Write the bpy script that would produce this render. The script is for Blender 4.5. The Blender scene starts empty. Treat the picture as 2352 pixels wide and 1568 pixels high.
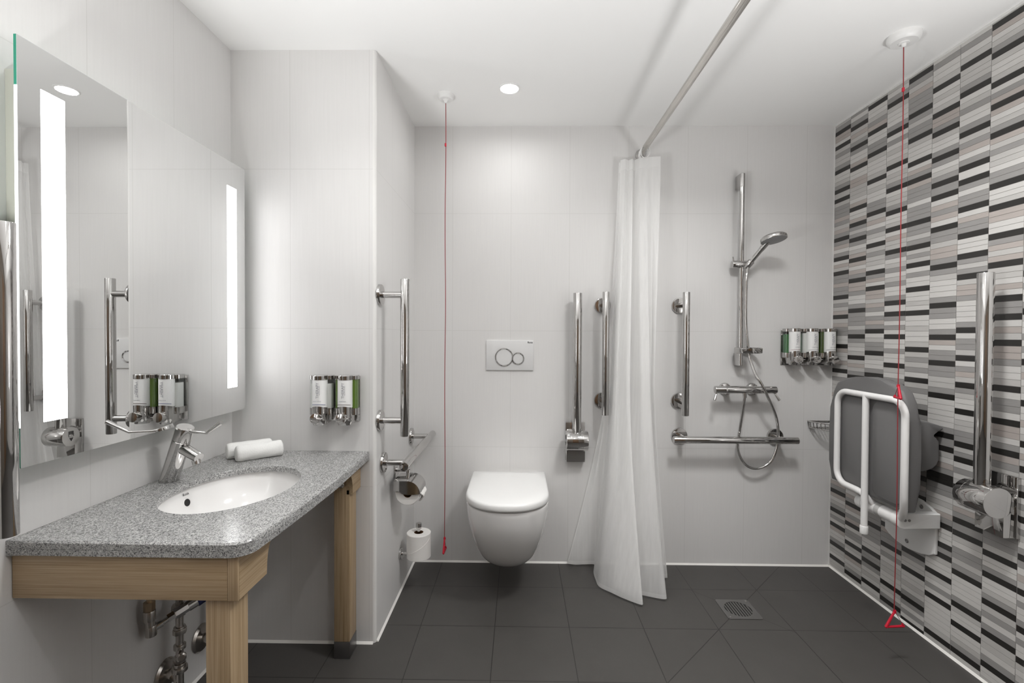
import bpy, bmesh, math, random
from mathutils import Vector, Matrix, Quaternion
random.seed(7)
PI = math.pi
scene = bpy.context.scene
COL = scene.collection

# ------------------------------------------------------------------ constants
XW, XL, XR = -1.092, -0.5415, 1.5946      # basin wall, corner block side, mosaic wall
YS, YB, ZC = -0.6536, -3.3, 2.245         # corner block front, wall behind the viewer, ceiling
ZT = 0.736                                # worktop height
MX = -1.018                               # mirror face

# ------------------------------------------------------------------ materials
def lin(c):
    c = c.lstrip('#'); v = [int(c[i:i + 2], 16) / 255 for i in (0, 2, 4)]
    return tuple((x / 12.92 if x <= .04045 else ((x + .055) / 1.055) ** 2.4) for x in v) + (1,)

class NT:
    def __init__(s, name):
        s.m = bpy.data.materials.new(name); s.m.use_nodes = True
        s.t = s.m.node_tree; s.t.nodes.clear()
        s.out = s.n('ShaderNodeOutputMaterial')
    def n(s, t, **kw):
        nd = s.t.nodes.new(t)
        for k, v in kw.items():
            if k.startswith('_'): setattr(nd, k[1:], v)
        return nd
    def l(s, a, b): s.t.links.new(a, b)
    def bsdf(s, col=(.8, .8, .8, 1), rough=.4, metal=0, **kw):
        b = s.n('ShaderNodeBsdfPrincipled')
        b.inputs['Base Color'].default_value = col
        b.inputs['Roughness'].default_value = rough
        b.inputs['Metallic'].default_value = metal
        for k, v in kw.items(): b.inputs[k.replace('_', ' ')].default_value = v
        s.b = b; s.l(b.outputs[0], s.out.inputs[0]); return b
    def math(s, op, a, b=None, c=None):
        nd = s.n('ShaderNodeMath'); nd.operation = op
        for i, x in enumerate((a, b, c)):
            if x is None: continue
            if isinstance(x, (int, float)): nd.inputs[i].default_value = x
            else: s.l(x, nd.inputs[i])
        return nd.outputs[0]
    def mix(s, f, a, b):
        nd = s.n('ShaderNodeMix'); nd.data_type = 'RGBA'
        if isinstance(f, (int, float)): nd.inputs[0].default_value = f
        else: s.l(f, nd.inputs[0])
        for i, x in ((6, a), (7, b)):
            if isinstance(x, tuple): nd.inputs[i].default_value = x
            else: s.l(x, nd.inputs[i])
        return nd.outputs[2]
    def objco(s):
        return s.n('ShaderNodeTexCoord').outputs['Object']
    def mapped(s, scale, rot=(0, 0, 0)):
        mp = s.n('ShaderNodeMapping'); mp.inputs['Scale'].default_value = scale
        mp.inputs['Rotation'].default_value = rot
        s.l(s.objco(), mp.inputs[0]); return mp.outputs[0]
    def noise(s, vec, scale=5, detail=4, rough=.5):
        nd = s.n('ShaderNodeTexNoise'); nd.inputs['Scale'].default_value = scale
        nd.inputs['Detail'].default_value = detail; nd.inputs['Roughness'].default_value = rough
        s.l(vec, nd.inputs['Vector']); return nd.outputs[0]
    def ramp(s, f, stops):
        nd = s.n('ShaderNodeValToRGB'); e = nd.color_ramp.elements
        while len(e) < len(stops): e.new(.5)
        for el, (p, c) in zip(e, stops): el.position = p; el.color = c
        s.l(f, nd.inputs[0]); return nd.outputs[0]
    def bump(s, h, strength=.2, dist=.002):
        nd = s.n('ShaderNodeBump'); nd.inputs['Strength'].default_value = strength
        nd.inputs['Distance'].default_value = dist
        s.l(h, nd.inputs['Height']); s.l(nd.outputs[0], s.b.inputs['Normal'])

def simple(name, col, rough=.4, metal=0, **kw):
    t = NT(name); t.bsdf(lin(col) if isinstance(col, str) else col, rough, metal, **kw); return t.m

def joint_mask(t, coord, period, offset, half):
    """1 on the joint, 0 on the tile"""
    a = t.math('SUBTRACT', coord, offset)
    m = t.math('WRAP', a, period / 2, -period / 2)
    return t.math('LESS_THAN', t.math('ABSOLUTE', m), half)

def tile_mat(name, axis, off, col='#dcdbd9'):
    t = NT(name); t.bsdf(lin(col), .48)
    sep = t.n('ShaderNodeSeparateXYZ'); t.l(t.objco(), sep.inputs[0])
    h = sep.outputs[{'x': 0, 'y': 1}[axis]]; z = sep.outputs[2]
    j = t.math('MAXIMUM', joint_mask(t, h, .3, off, .0011), joint_mask(t, z, .6, 0, .0011))
    sc = (160, 160, 6)
    nz = t.noise(t.mapped(sc), 1.0, 3)
    base = t.mix(nz, lin('#dbdad9'), lin('#e1e0df'))
    t.l(t.mix(j, base, lin('#d3d2d0')), t.b.inputs['Base Color'])
    t.bump(t.math('SUBTRACT', t.math('MULTIPLY', nz, .06), j), .2, .0008)
    return t.m

def floor_mat():
    t = NT('anthracite_floor_tile'); t.bsdf(lin('#5a5755'), .5)
    sep = t.n('ShaderNodeSeparateXYZ'); t.l(t.objco(), sep.inputs[0])
    x, y = sep.outputs[0], sep.outputs[1]
    j = t.math('MAXIMUM', joint_mask(t, x, .3, -.393, .0014), joint_mask(t, y, .3, -.238, .0014))
    # saw cuts running diagonally to the drain, only around the shower tray
    dx, dy = t.math('SUBTRACT', x, .950), t.math('SUBTRACT', y, -.396)
    r = t.math('MAXIMUM', t.math('ABSOLUTE', dx), t.math('ABSOLUTE', dy))
    near = t.math('LESS_THAN', r, .44)
    d1 = t.math('LESS_THAN', t.math('ABSOLUTE', t.math('SUBTRACT', dx, dy)), .0019)
    d2 = t.math('LESS_THAN', t.math('ABSOLUTE', t.math('ADD', dx, dy)), .0014)
    near2 = t.math('LESS_THAN', r, .16)
    j2 = t.math('MAXIMUM', t.math('MULTIPLY', d1, near), t.math('MULTIPLY', d2, near2))
    jj = t.math('MAXIMUM', j, j2)
    nz = t.noise(t.objco(), 9, 5, .6); n2 = t.noise(t.objco(), 260, 2)
    base = t.mix(nz, lin('#403e3c'), lin('#4a4846'))
    base = t.mix(t.math('MULTIPLY', n2, .25), base, lin('#585552'))
    t.l(t.mix(jj, base, lin('#282625')), t.b.inputs['Base Color'])
    t.bump(t.math('SUBTRACT', t.math('MULTIPLY', n2, .2), jj), .3, .001)
    return t.m

def mosaic_tone(name, c1, c2):
    t = NT(name); t.bsdf(lin(c1), .3)
    nz = t.noise(t.mapped((40, 22, 420)), 1, 4, .6)
    n2 = t.noise(t.mapped((300, 260, 300)), 1, 2)
    base = t.mix(nz, lin(c1), lin(c2))
    t.l(base, t.b.inputs['Base Color']); t.bump(n2, .08, .001)
    return t.m

def granite_mat():
    t = NT('speckled_grey_granite'); t.bsdf((.3, .3, .3, 1), .22)
    v1 = t.n('ShaderNodeTexVoronoi'); v1.inputs['Scale'].default_value = 620
    v2 = t.n('ShaderNodeTexVoronoi'); v2.inputs['Scale'].default_value = 400
    t.l(t.objco(), v1.inputs['Vector']); t.l(t.mapped((1, .75, 1), (.3, .2, .8)), v2.inputs['Vector'])
    s1 = t.n('ShaderNodeSeparateColor'); t.l(v1.outputs['Color'], s1.inputs[0])
    s2 = t.n('ShaderNodeSeparateColor'); t.l(v2.outputs['Color'], s2.inputs[0])
    a = t.math('ADD', t.math('MULTIPLY', s1.outputs[0], .55), t.math('MULTIPLY', s2.outputs[1], .45))
    c = t.ramp(a, [(.12, lin('#3a3a3b')), (.26, lin('#727272')), (.46, lin('#9a9a99')), (.70, lin('#b4b4b3')), (.92, lin('#d0cfcd'))])
    t.l(c, t.b.inputs['Base Color'])
    return t.m

def wood_mat(name, axis):
    t = NT(name); t.bsdf(lin('#b39a76'), .45)
    sc = {'x': (2.6, 170, 170), 'y': (170, 2.6, 170), 'z': (170, 170, 2.6)}[axis]
    n1 = t.noise(t.mapped(sc), 1.6, 5, .6)
    sc2 = tuple(4 * v if v > 10 else v for v in sc)
    n2 = t.noise(t.mapped(sc2), 1.0, 3, .6)
    f = t.math('ADD', t.math('MULTIPLY', n1, .6), t.math('MULTIPLY', n2, .4))
    c = t.ramp(f, [(.32, lin('#87704f')), (.45, lin('#a58d6d')), (.62, lin('#b9a385'))])
    t.l(c, t.b.inputs['Base Color']); t.bump(f, .12, .001)
    return t.m

def cloth_mat(name, transp, transl):
    t = NT(name); d = t.n('ShaderNodeBsdfDiffuse'); d.inputs[0].default_value = (.985, .985, .98, 1)
    tl = t.n('ShaderNodeBsdfTranslucent'); tl.inputs[0].default_value = (.985, .985, .98, 1)
    tr = t.n('ShaderNodeBsdfTransparent')
    m1 = t.n('ShaderNodeMixShader'); m1.inputs[0].default_value = transl
    t.l(d.outputs[0], m1.inputs[1]); t.l(tl.outputs[0], m1.inputs[2])
    m2 = t.n('ShaderNodeMixShader')
    wv = t.noise(t.mapped((60, 60, 1.5)), 1, 3)
    t.l(t.math('ADD', t.math('MULTIPLY', wv, .8 * transp), .6 * transp), m2.inputs[0])
    t.l(m1.outputs[0], m2.inputs[1]); t.l(tr.outputs[0], m2.inputs[2])
    t.l(m2.outputs[0], t.out.inputs[0]); return t.m

def emit(name, col, strength):
    t = NT(name); e = t.n('ShaderNodeEmission'); e.inputs[0].default_value = col
    e.inputs[1].default_value = strength; t.l(e.outputs[0], t.out.inputs[0]); return t.m

def clear_mat():
    t = NT('clear_plastic'); tr = t.n('ShaderNodeBsdfTransparent'); tr.inputs[0].default_value = (.96, .97, .97, 1)
    g = t.n('ShaderNodeBsdfGlossy'); g.inputs['Roughness'].default_value = .06
    m = t.n('ShaderNodeMixShader'); m.inputs[0].default_value = .12
    t.l(tr.outputs[0], m.inputs[1]); t.l(g.outputs[0], m.inputs[2]); t.l(m.outputs[0], t.out.inputs[0]); return t.m

def towel_mat():
    t = NT('white_terry'); t.bsdf(lin('#f3f3f1'), .95)
    nz = t.noise(t.objco(), 420, 2, .7); t.bump(nz, .5, .003); return t.m

M = dict(
    tile_back=tile_mat('white_wall_tile_back', 'x', -.0445),
    tile_face=tile_mat('white_wall_tile_front', 'x', -.867),
    tile_left=tile_mat('white_wall_tile_left', 'y', -.948),
    tile_side=tile_mat('white_wall_tile_side', 'y', -.12),
    floor=floor_mat(), granite=granite_mat(),
    paint=simple('white_ceiling_paint', '#f8f8f7', .8),
    rearpaint=simple('brown_grey_paint', '#7d746b', .8),
    seal=simple('white_sealant', '#f0eeea', .5),
    chrome=simple('polished_chrome', (.56, .55, .54, 1), .06, 1),
    steel=simple('brushed_steel', (.60, .59, .58, 1), .2, 1),
    pipe=simple('nickel_plated_brass', (.52, .49, .46, 1), .22, 1),
    brass=simple('tarnished_brass', (.50, .40, .28, 1), .3, 1),
    rodm=simple('stainless_rod', (.62, .60, .57, 1), .14, 1),
    porcelain=simple('white_porcelain', '#ecebea', .12, 0, Coat_Weight=.5, Coat_Roughness=.05),
    wplast=simple('white_plastic', '#efefee', .35),
    wmetal=simple('white_powder_coat', '#e9e8e7', .4),
    greyplast=simple('grey_moulded_plastic', '#6c6b6b', .55),
    darkgap=simple('hole_shade_and_dot', '#1b1a1a', .6),  # near-black: painted shade inside openings, also the tap's dot
    red=simple('red_plastic', '#c0102e', .4), redcord=simple('red_cord', '#8e2a2e', .7),
    woodx=wood_mat('pale_oak_x', 'x'), woody=wood_mat('pale_oak_y', 'y'), woodz=wood_mat('pale_oak_z', 'z'),
    foot=simple('brushed_foot_metal', (.28, .27, .27, 1), .35, 1),
    curtain=cloth_mat('sheer_white_curtain', .22, .45), hem=cloth_mat('curtain_hem', .12, .5),
    paper=simple('tissue_paper', '#f1efec', .9), core=simple('brown_card', '#6b4a2c', .9),
    towel=towel_mat(), clear=clear_mat(), label=simple('white_label', '#f0f0ef', .35),
    ink=simple('grey_ink', '#a2a2a8', .6), darkink=simple('dark_ink', '#2a2a2c', .6),
    blueline=simple('blue_line', '#3a4580', .5), redline=simple('red_line', '#7a2a2c', .5), brownline=simple('brown_line', '#4a2c26', .5),
    green=simple('bright_green_soap', '#5f7d2b', .25, 0), dkgreen=simple('dark_green_shampoo', '#2f6a3a', .25), olive=simple('olive_body_wash', '#3d5018', .25),
    lotion=simple('white_lotion', '#e9eae6', .3),
    mirror=simple('mirror_silver', (.82, .825, .82, 1), .0, 1),
    glassedge=simple('green_glass_edge', '#1f7a62', .15), mirrorback=simple('mirror_box_paint', '#a9aaa0', .6),
    blue=simple('blue_valve_cap', '#16204f', .4),
    door=simple('brown_door', '#7a5f48', .45), doorframe=simple('grey_door_frame', '#8c8984', .5),
    strip=emit('lit_frosted_strip', (1, 1, 1, 1), 4.0), lens=emit('downlight_lens', (1, .985, .96, 1), 14.0),
    edgeglow=emit('lit_glass_edge', (.97, 1, .98, 1), 1.6),
    grout=simple('mosaic_grout', '#8f8c89', .6), trim=simple('white_edge_trim', '#e6e5e3', .4),
    draingrey=simple('drain_steel', (.30, .295, .29, 1), .3, 1),
    tip=simple('spray_face_grey', '#8f9090', .5),
)
MOS = [mosaic_tone('mosaic_light', '#d9d7d4', '#c6c4c1'), mosaic_tone('mosaic_pale', '#c9c7c4', '#b4b2af'),
       mosaic_tone('mosaic_mid', '#a3a19f', '#918f8d'), mosaic_tone('mosaic_black', '#33312f', '#242322'),
       mosaic_tone('mosaic_taupe', '#bcb4af', '#aaa29d')]

# ------------------------------------------------------------------ mesh builder
class B:
    def __init__(s, o=(0, 0, 0)): s.bm = bmesh.new(); s.o = Vector(o)
    def box(s, a, b, bev=0, seg=2):
        a, b = Vector(a), Vector(b)
        r = bmesh.ops.create_cube(s.bm, size=1)
        c, d = (a + b) / 2, b - a
        for v in r['verts']: v.co = Vector((v.co.x * d.x, v.co.y * d.y, v.co.z * d.z)) + c
        if bev:
            es = list({e for v in r['verts'] for e in v.link_edges})
            bmesh.ops.bevel(s.bm, geom=es, offset=bev, segments=seg, profile=.5, affect='EDGES')
        return s
    def rings(s, rings, caps=(True, True), closed=False):
        vs = [[s.bm.verts.new(p) for p in r] for r in rings]
        n = len(vs[0]); m = len(vs)
        for i in range(m if closed else m - 1):
            A, C = vs[i], vs[(i + 1) % m]
            for k in range(n):
                s.bm.faces.new((A[k], A[(k + 1) % n], C[(k + 1) % n], C[k]))
        if not closed:
            if caps[0]: s.bm.faces.new(list(reversed(vs[0])))
            if caps[1]: s.bm.faces.new(vs[-1])
        return s
    def sweep(s, pts, rad, seg=16, closed=False, caps=True):
        P = [Vector(p) for p in pts]; n = len(P)
        R = rad if isinstance(rad, (list, tuple)) else [rad] * n
        T = []
        for i in range(n):
            if closed: d = P[(i + 1) % n] - P[i - 1]
            else: d = P[min(i + 1, n - 1)] - P[max(i - 1, 0)]
            T.append(d.normalized())
        up = Vector((0, 0, 1)) if abs(T[0].z) < .9 else Vector((0, 1, 0))
        N = (up - T[0] * up.dot(T[0])).normalized(); rings = []
        for i in range(n):
            if i: N = (T[i - 1].rotation_difference(T[i]) @ N); N = (N - T[i] * N.dot(T[i])).normalized()
            Bn = T[i].cross(N)
            rings.append([P[i] + (N * math.cos(2 * PI * k / seg) + Bn * math.sin(2 * PI * k / seg)) * R[i] for k in range(seg)])
        return s.rings(rings, (caps, caps), closed)
    def cyl(s, a, b, r, r2=None, seg=28, bev=0):
        a, b = Vector(a), Vector(b); r2 = r if r2 is None else r2
        if bev:
            d = (b - a).normalized()
            return s.sweep([a, a, a + d * bev * .3, a + d * bev, b - d * bev, b - d * bev * .3, b, b],
                           [r - bev, r - bev, r - bev * .3, r, r2, r2 - bev * .3, r2 - bev, r2 - bev], seg) if False else s.lathe(
                [(r - bev, 0), (r - bev * .3, bev * .3), (r, bev), (r2, (b - a).length - bev), (r2 - bev * .3, (b - a).length - bev * .3), (r2 - bev, (b - a).length)], a, d, seg)
        return s.sweep([a, b], [r, r2], seg)
    def lathe(s, prof, o=(0, 0, 0), d=(0, 0, 1), seg=36, caps=(True, True)):
        q = Vector((0, 0, 1)).rotation_difference(Vector(d).normalized()); o = Vector(o)
        rings = [[o + q @ Vector((max(r, 1e-5) * math.cos(2 * PI * k / seg), max(r, 1e-5) * math.sin(2 * PI * k / seg), z)) for k in range(seg)] for r, z in prof]
        return s.rings(rings, caps)
    def prism(s, poly, a, b, bev=0, seg=2):
        """poly: list of 3-D points; extruded by vector b-a"""
        d = Vector(b) - Vector(a)
        vs = [s.bm.verts.new(Vector(p)) for p in poly]; ws = [s.bm.verts.new(Vector(p) + d) for p in poly]
        n = len(vs); fs = [s.bm.faces.new(list(reversed(vs))), s.bm.faces.new(ws)]
        for k in range(n): s.bm.faces.new((vs[k], vs[(k + 1) % n], ws[(k + 1) % n], ws[k]))
        if bev:
            es = list({e for f in fs for e in f.edges})
            bmesh.ops.bevel(s.bm, geom=es, offset=bev, segments=seg, profile=.5, affect='EDGES')
        return s
    def obj(s, name, mat, parent=None, ang=35, mats=None):
        bmesh.ops.recalc_face_normals(s.bm, faces=s.bm.faces)
        if s.o.length: bmesh.ops.translate(s.bm, verts=s.bm.verts, vec=-s.o)
        me = bpy.data.meshes.new(name); s.bm.to_mesh(me); s.bm.free()
        for m in (mats or [mat]): me.materials.append(m)
        me.polygons.foreach_set('use_smooth', [True] * len(me.polygons))
        me.set_sharp_from_angle(angle=math.radians(ang))
        o = bpy.data.objects.new(name, me); COL.objects.link(o)
        if parent is not None: o.parent = parent
        elif s.o.length: o.location = s.o
        return o

def thing(name, label, cat, loc=(0, 0, 0), group=None):
    o = bpy.data.objects.new(name, None); COL.objects.link(o); o.location = loc
    o.empty_display_size = .05
    return tag(o, label, cat, group)
def tag(o, label, cat, group=None):
    o['label'] = label; o['category'] = cat
    if group: o['group'] = group
    return o
def struct(o): o['kind'] = 'structure'; return o
def dup(root, loc, rot=(0, 0, 0), label=None):
    r = root.copy(); COL.objects.link(r); r.location = loc; r.rotation_euler = rot
    if label: r['label'] = label
    for ch in list(root.children):
        c = ch.copy(); COL.objects.link(c); c.parent = r
        for g in list(ch.children):
            d = g.copy(); COL.objects.link(d); d.parent = c
    return r
def rrect(w0, w1, h0, h1, r, n=6):
    out = []
    for cx, cy, a0 in ((w1 - r, h1 - r, 0), (w0 + r, h1 - r, 90), (w0 + r, h0 + r, 180), (w1 - r, h0 + r, 270)):
        for k in range(n + 1):
            a = math.radians(a0 + 90 * k / n); out.append((cx + r * math.cos(a), cy + r * math.sin(a)))
    return out
def catmull(P, n):
    P = [Vector(p) for p in P]; out = []
    for i in range(len(P) - 1):
        a, b, c, d = P[max(i - 1, 0)], P[i], P[i + 1], P[min(i + 2, len(P) - 1)]
        for k in range(n):
            t = k / n
            out.append(.5 * ((2 * b) + (c - a) * t + (2 * a - 5 * b + 4 * c - d) * t * t + (3 * b - a - 3 * c + d) * t ** 3))
    out.append(P[-1]); return out
def lettering(body, size, mat, parent, loc, rot, name='lettering', bold=0.0):
    """raised flat lettering; loc/rot in the parent's own frame"""
    cu = bpy.data.curves.new('t', 'FONT'); cu.body = body; cu.size = size
    cu.align_x = 'CENTER'; cu.align_y = 'CENTER'; cu.extrude = .00015; cu.offset = bold; cu.resolution_u = 2
    tmp = bpy.data.objects.new('t', cu); COL.objects.link(tmp)
    bpy.context.view_layer.update()
    me = bpy.data.meshes.new_from_object(tmp); COL.objects.unlink(tmp); bpy.data.objects.remove(tmp)
    me.materials.clear(); me.materials.append(mat); me.name = name
    o = bpy.data.objects.new(name, me); COL.objects.link(o); o.parent = parent
    o.location = loc; o.rotation_euler = rot; return o

# ------------------------------------------------------------------ room shell
def slab(name, a, b, mat): return struct(B().box(a, b).obj(name, mat))
slab('floor', (XW - .12, YB - .12, -.1), (XR + .12, .12, 0), M['floor'])
slab('ceiling', (XW - .12, YB - .12, ZC), (XR + .12, .12, ZC + .1), M['paint'])
slab('wall_back', (XL - .02, 0, 0), (XR + .12, .12, ZC), M['tile_back'])
slab('wall_left', (XW - .12, YB, 0), (XW, YS + .02, ZC), M['tile_left'])
slab('wall_front', (XW - .12, YB - .12, 0), (XR + .12, YB, ZC), M['rearpaint'])
# block of wall that juts out in the corner behind the basin; its side and its face are tiled separately
b = B(); b.box((XW - .12, YS, 0), (XL - .012, .12, ZC)); struct(b.obj('wall_corner', M['tile_face']))
b = B(); b.box((XL - .012, YS + .012, 0), (XL, .12, ZC)); struct(b.obj('wall_corner_side', M['tile_side']))
poly = [(XL - .012, YS), (XL - .012, YS + .012), (XL, YS + .012)] + [(XL - .012 + .012 * math.sin(a), YS + .012 - .012 * math.cos(a)) for a in [PI / 2 * (1 - k / 6) for k in range(1, 6)]]
b = B(); b.prism([(x, y, .001) for x, y in poly], (0, 0, 0), (0, 0, ZC - .002)); struct(b.obj('trim_1', M['trim']))

# mosaic wall: every little tile stands 1 mm proud of the grout
YM = -.936
BL = [[.0605, .1315, .2286, .3031, .3992, 1.0076, 1.13, 1.2752, 1.3722, 1.4926, 1.564, 1.6609, 1.8561, 1.9028, 2.0003, 2.1226, 2.1939],
      [.0350, .1279, .181, .2745, .3713, .466, .9, .985, 1.078, 1.1786, 1.3012, 1.4442, 1.5416, 1.6384, 1.7098, 1.7849, 1.9764, 2.0749, 2.171],
      [.0553, .1525, .2031, .33, .47, .9, 1.0042, 1.1039, 1.2024, 1.3959, 1.4675, 1.5901, 1.7336, 1.8803, 2.0014, 2.1003, 2.2187],
      [.0339, .1075, .2752, .362, .455, .58, .76, .97, 1.0557, 1.1782, 1.2752, 1.3223, 1.5411, 1.6372, 1.7098, 1.8077, 1.9048, 2.0492, 2.172],
      [.0097, .1036, .2265, .3021, .42, .54, .62, .78, .88, 1.0042, 1.1271, 1.2743, 1.3697, 1.4677, 1.5394, 1.6368, 1.8077, 1.8797, 1.976, 2.0753, 2.2203],
      [.0345, .1784, .2752, .355, .395, .47, .635, .655, .76, .81, .9555, 1.0791, 1.177, 1.2977, 1.444, 1.5887, 1.7096, 1.7591, 1.8571, 1.9532, 2.0257, 2.1251],
      [.0345, .1316, .2044, .3213, .4658, .5124, .632, .735, .79, .909, 1.0052, 1.1026, 1.2028, 1.3943, 1.4678, 1.541, 1.6368, 1.7346, 1.7836, 1.9051, 2.0491, 2.1478],
      [.0608, .17, .2758, .3705, .4441, .57, .69, .80, .90, 1.01, 1.16, 1.245, 1.306, 1.42, 1.5159, 1.6121, 1.6852, 1.8567, 1.9524, 2.0261, 2.1248, 2.2215],
      [.05, .15, .25, .37, .48, .60, .68, .76, .84, .97, 1.10, 1.26, 1.38, 1.52, 1.66, 1.80, 1.92, 2.05, 2.16]]
b = B(); b.box((XR + .001, YM, 0), (XR + .12, .02, ZC))
rng = random.Random(21)
slots = []
CW = .1135
for c in range(9):
    y1 = -.001 - CW * c if c else -.0005
    y0 = max(-CW * (c + 1) + .001, YM + .001)
    if y0 >= y1 - .004: continue
    pts = sorted(BL[c]); rows = []
    cur = pts[0]; k = round((cur - .01) / .0200)
    lo = cur - .0103
    if lo > .004:
        n = max(1, round(lo / .0200))
        for i in range(n): rows.append((lo * i / n, lo * (i + 1) / n, None))
    for i, z in enumerate(pts):
        rows.append((z - .0103, z + .0103, 'k'))
        nz = pts[i + 1] - .0103 if i + 1 < len(pts) else ZC
        gap = nz - (z + .0103)
        if gap > .004:
            n = max(1, round(gap / .0200))
            for q in range(n): rows.append((z + .0103 + gap * q / n, z + .0103 + gap * (q + 1) / n, None))
    prev = 0
    for (z0, z1, kind) in rows:
        if kind == 'k': mi = 4
        else:
            u = rng.random()
            mi = 1 if u < .40 else 2 if u < .66 else 3 if u < .90 else 5
            if prev == 4 and rng.random() < .35: mi = 3
            if c < 2 and mi == 1 and rng.random() < .4: mi = 5
        prev = mi
        z0, z1 = max(z0, .0005), min(z1, ZC - .0005)
        if z1 - z0 < .003: continue
        g = .0006
        n0 = len(b.bm.faces)
        r = bmesh.ops.create_cube(b.bm, size=1)
        for v in r['verts']:
            v.co = Vector((XR + .0006 + v.co.x * .0012, (y0 + y1) / 2 + v.co.y * (y1 - y0), (z0 + z1) / 2 + v.co.z * (z1 - z0 - 2 * g)))
        for f in {f for v in r['verts'] for f in v.link_faces}: f.material_index = mi
struct(b.obj('wall_right', None, mats=[M['grout']] + MOS))
slab('wall_side', (XR, YB, 0), (XR + .12, YM - .006, ZC), M['tile_left'])
slab('trim_2', (XR - .002, YM - .008, 0), (XR + .004, YM, ZC), M['trim'])
slab('trim_3', (XR - .0035, YM, ZC - .009), (XR + .001, 0, ZC), M['trim'])
slab('trim_4', (XR - .003, -.004, .008), (XR + .0005, 0, ZC - .009), M['trim'])

def bead(name, a, b_, side):
    """thin sealant bead between wall and floor"""
    a, b_ = Vector(a), Vector(b_); n = Vector(side) * .007; z = Vector((0, 0, .008))
    m = B(); m.prism([a, a + n, a + n * .5 + z * .55, a + z], a, b_); struct(m.obj(name, M['seal']))
bead('baseboard_back', (XL + .006, 0, 0), (XR - .006, 0, 0), (0, -1, 0))
bead('baseboard_right', (XR, 0, 0), (XR, YM, 0), (-1, 0, 0))
bead('baseboard_corner_side', (XL, YS + .01, 0), (XL, 0, 0), (1, 0, 0))
bead('baseboard_corner', (XW, YS, 0), (XL - .01, YS, 0), (0, -1, 0))
bead('baseboard_left', (XW, YB, 0), (XW, YS, 0), (1, 0, 0))

# door in the wall behind the viewer (seen only in the chrome)
b = B(); b.box((-.10, YB - .005, 0), (.86, YB + .03, 2.10)); dfr = struct(b.obj('door_1', M['doorframe']))
B().box((-.04, YB + .005, .008), (.80, YB + .04, 2.04), .002).obj('door_leaf', M['door'], dfr)
b = B(); b.cyl((.02, YB + .04, 1.02), (.02, YB + .09, 1.02), .01); b.cyl((.012, YB + .085, 1.02), (.15, YB + .085, 1.02), .009); b.obj('door_handle', M['chrome'], dfr)

# ------------------------------------------------------------------ worktop, basin, stand, tap
BC = (-.822, -1.078); BA, BBb = .163, .212       # basin centre and half axes
def inbasin(a): return (BC[0] + BA * math.cos(a), BC[1] + BBb * math.sin(a))
def rounded_front():
    pts = [(XW, YS - .001), (-.5665, YS - .001), (-.562, -.80), (-.556, -1.0), (-.560, -1.18), (-.567, -1.34), (-.571, -1.405)]
    for k in range(1, 7):
        a = PI / 2 * k / 6; pts.append((-.571 - .045 * (1 - math.cos(a)), -1.405 - .045 * math.sin(a)))
    pts += [(-.8, -1.450), (XW, -1.448)]
    return pts
def ray_to(poly, a):
    d = Vector((math.cos(a), math.sin(a))); best = None
    for i in range(len(poly)):
        p, q = Vector(poly[i]) - Vector(BC), Vector(poly[(i + 1) % len(poly)]) - Vector(BC)
        e = q - p; den = d.x * e.y - d.y * e.x
        if abs(den) < 1e-9: continue
        t = (p.x * e.y - p.y * e.x) / den; u = (p.x * d.y - p.y * d.x) / den
        if t > 0 and -1e-6 <= u <= 1 + 1e-6 and (best is None or t < best): best = t
    return (BC[0] + d.x * best, BC[1] + d.y * best)
poly = rounded_front()
angs = sorted({round(2 * PI * k / 120, 5) for k in range(120)} | {round(math.atan2(p[1] - BC[1], p[0] - BC[0]) % (2 * PI), 5) for p in poly})
def ell(a, ga=0):
    t = math.atan2(math.sin(a) / (BBb + ga), math.cos(a) / (BA + ga)); return (BC[0] + (BA + ga) * math.cos(t), BC[1] + (BBb + ga) * math.sin(t))
TH = .033
def shrink(p, k):
    d = Vector(p) - Vector(BC); L = d.length; d = d * ((L - k) / L); return (BC[0] + d.x, BC[1] + d.y)
outer = [ray_to(poly, a) for a in angs]; inner = [ell(a) for a in angs]
front = [not (abs(p[0] - XW) < .004 or abs(p[1] - YS) < .004) for p in outer]
def ring(pts, z): return [(p[0], p[1], z) for p in pts]
oin = [shrink(p, .004) if f else p for p, f in zip(outer, front)]
groove = [shrink(p, .0012) if f else p for p, f in zip(outer, front)]
b = B((-.83, -1.05, ZT - TH))
TS = .018
step = [shrink(p, .05) for p in outer]
b.rings([ring(inner, ZT - TS), ring(inner, ZT - .002), ring([ell(a, .0015) for a in angs], ZT), ring(oin, ZT), ring(outer, ZT - .004),
         ring(outer, ZT - TH * .5), ring(groove, ZT - TH * .5 - .0004), ring(outer, ZT - TH * .5 - .0008), ring(outer, ZT - TH + .002), ring(oin, ZT - TH), ring(step, ZT - TH), ring(step, ZT - TS)], closed=True)
wt = b.obj('worktop', M['granite'], ang=40); tag(wt, 'speckled grey granite worktop holding the basin under the mirror', 'worktop')

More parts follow.
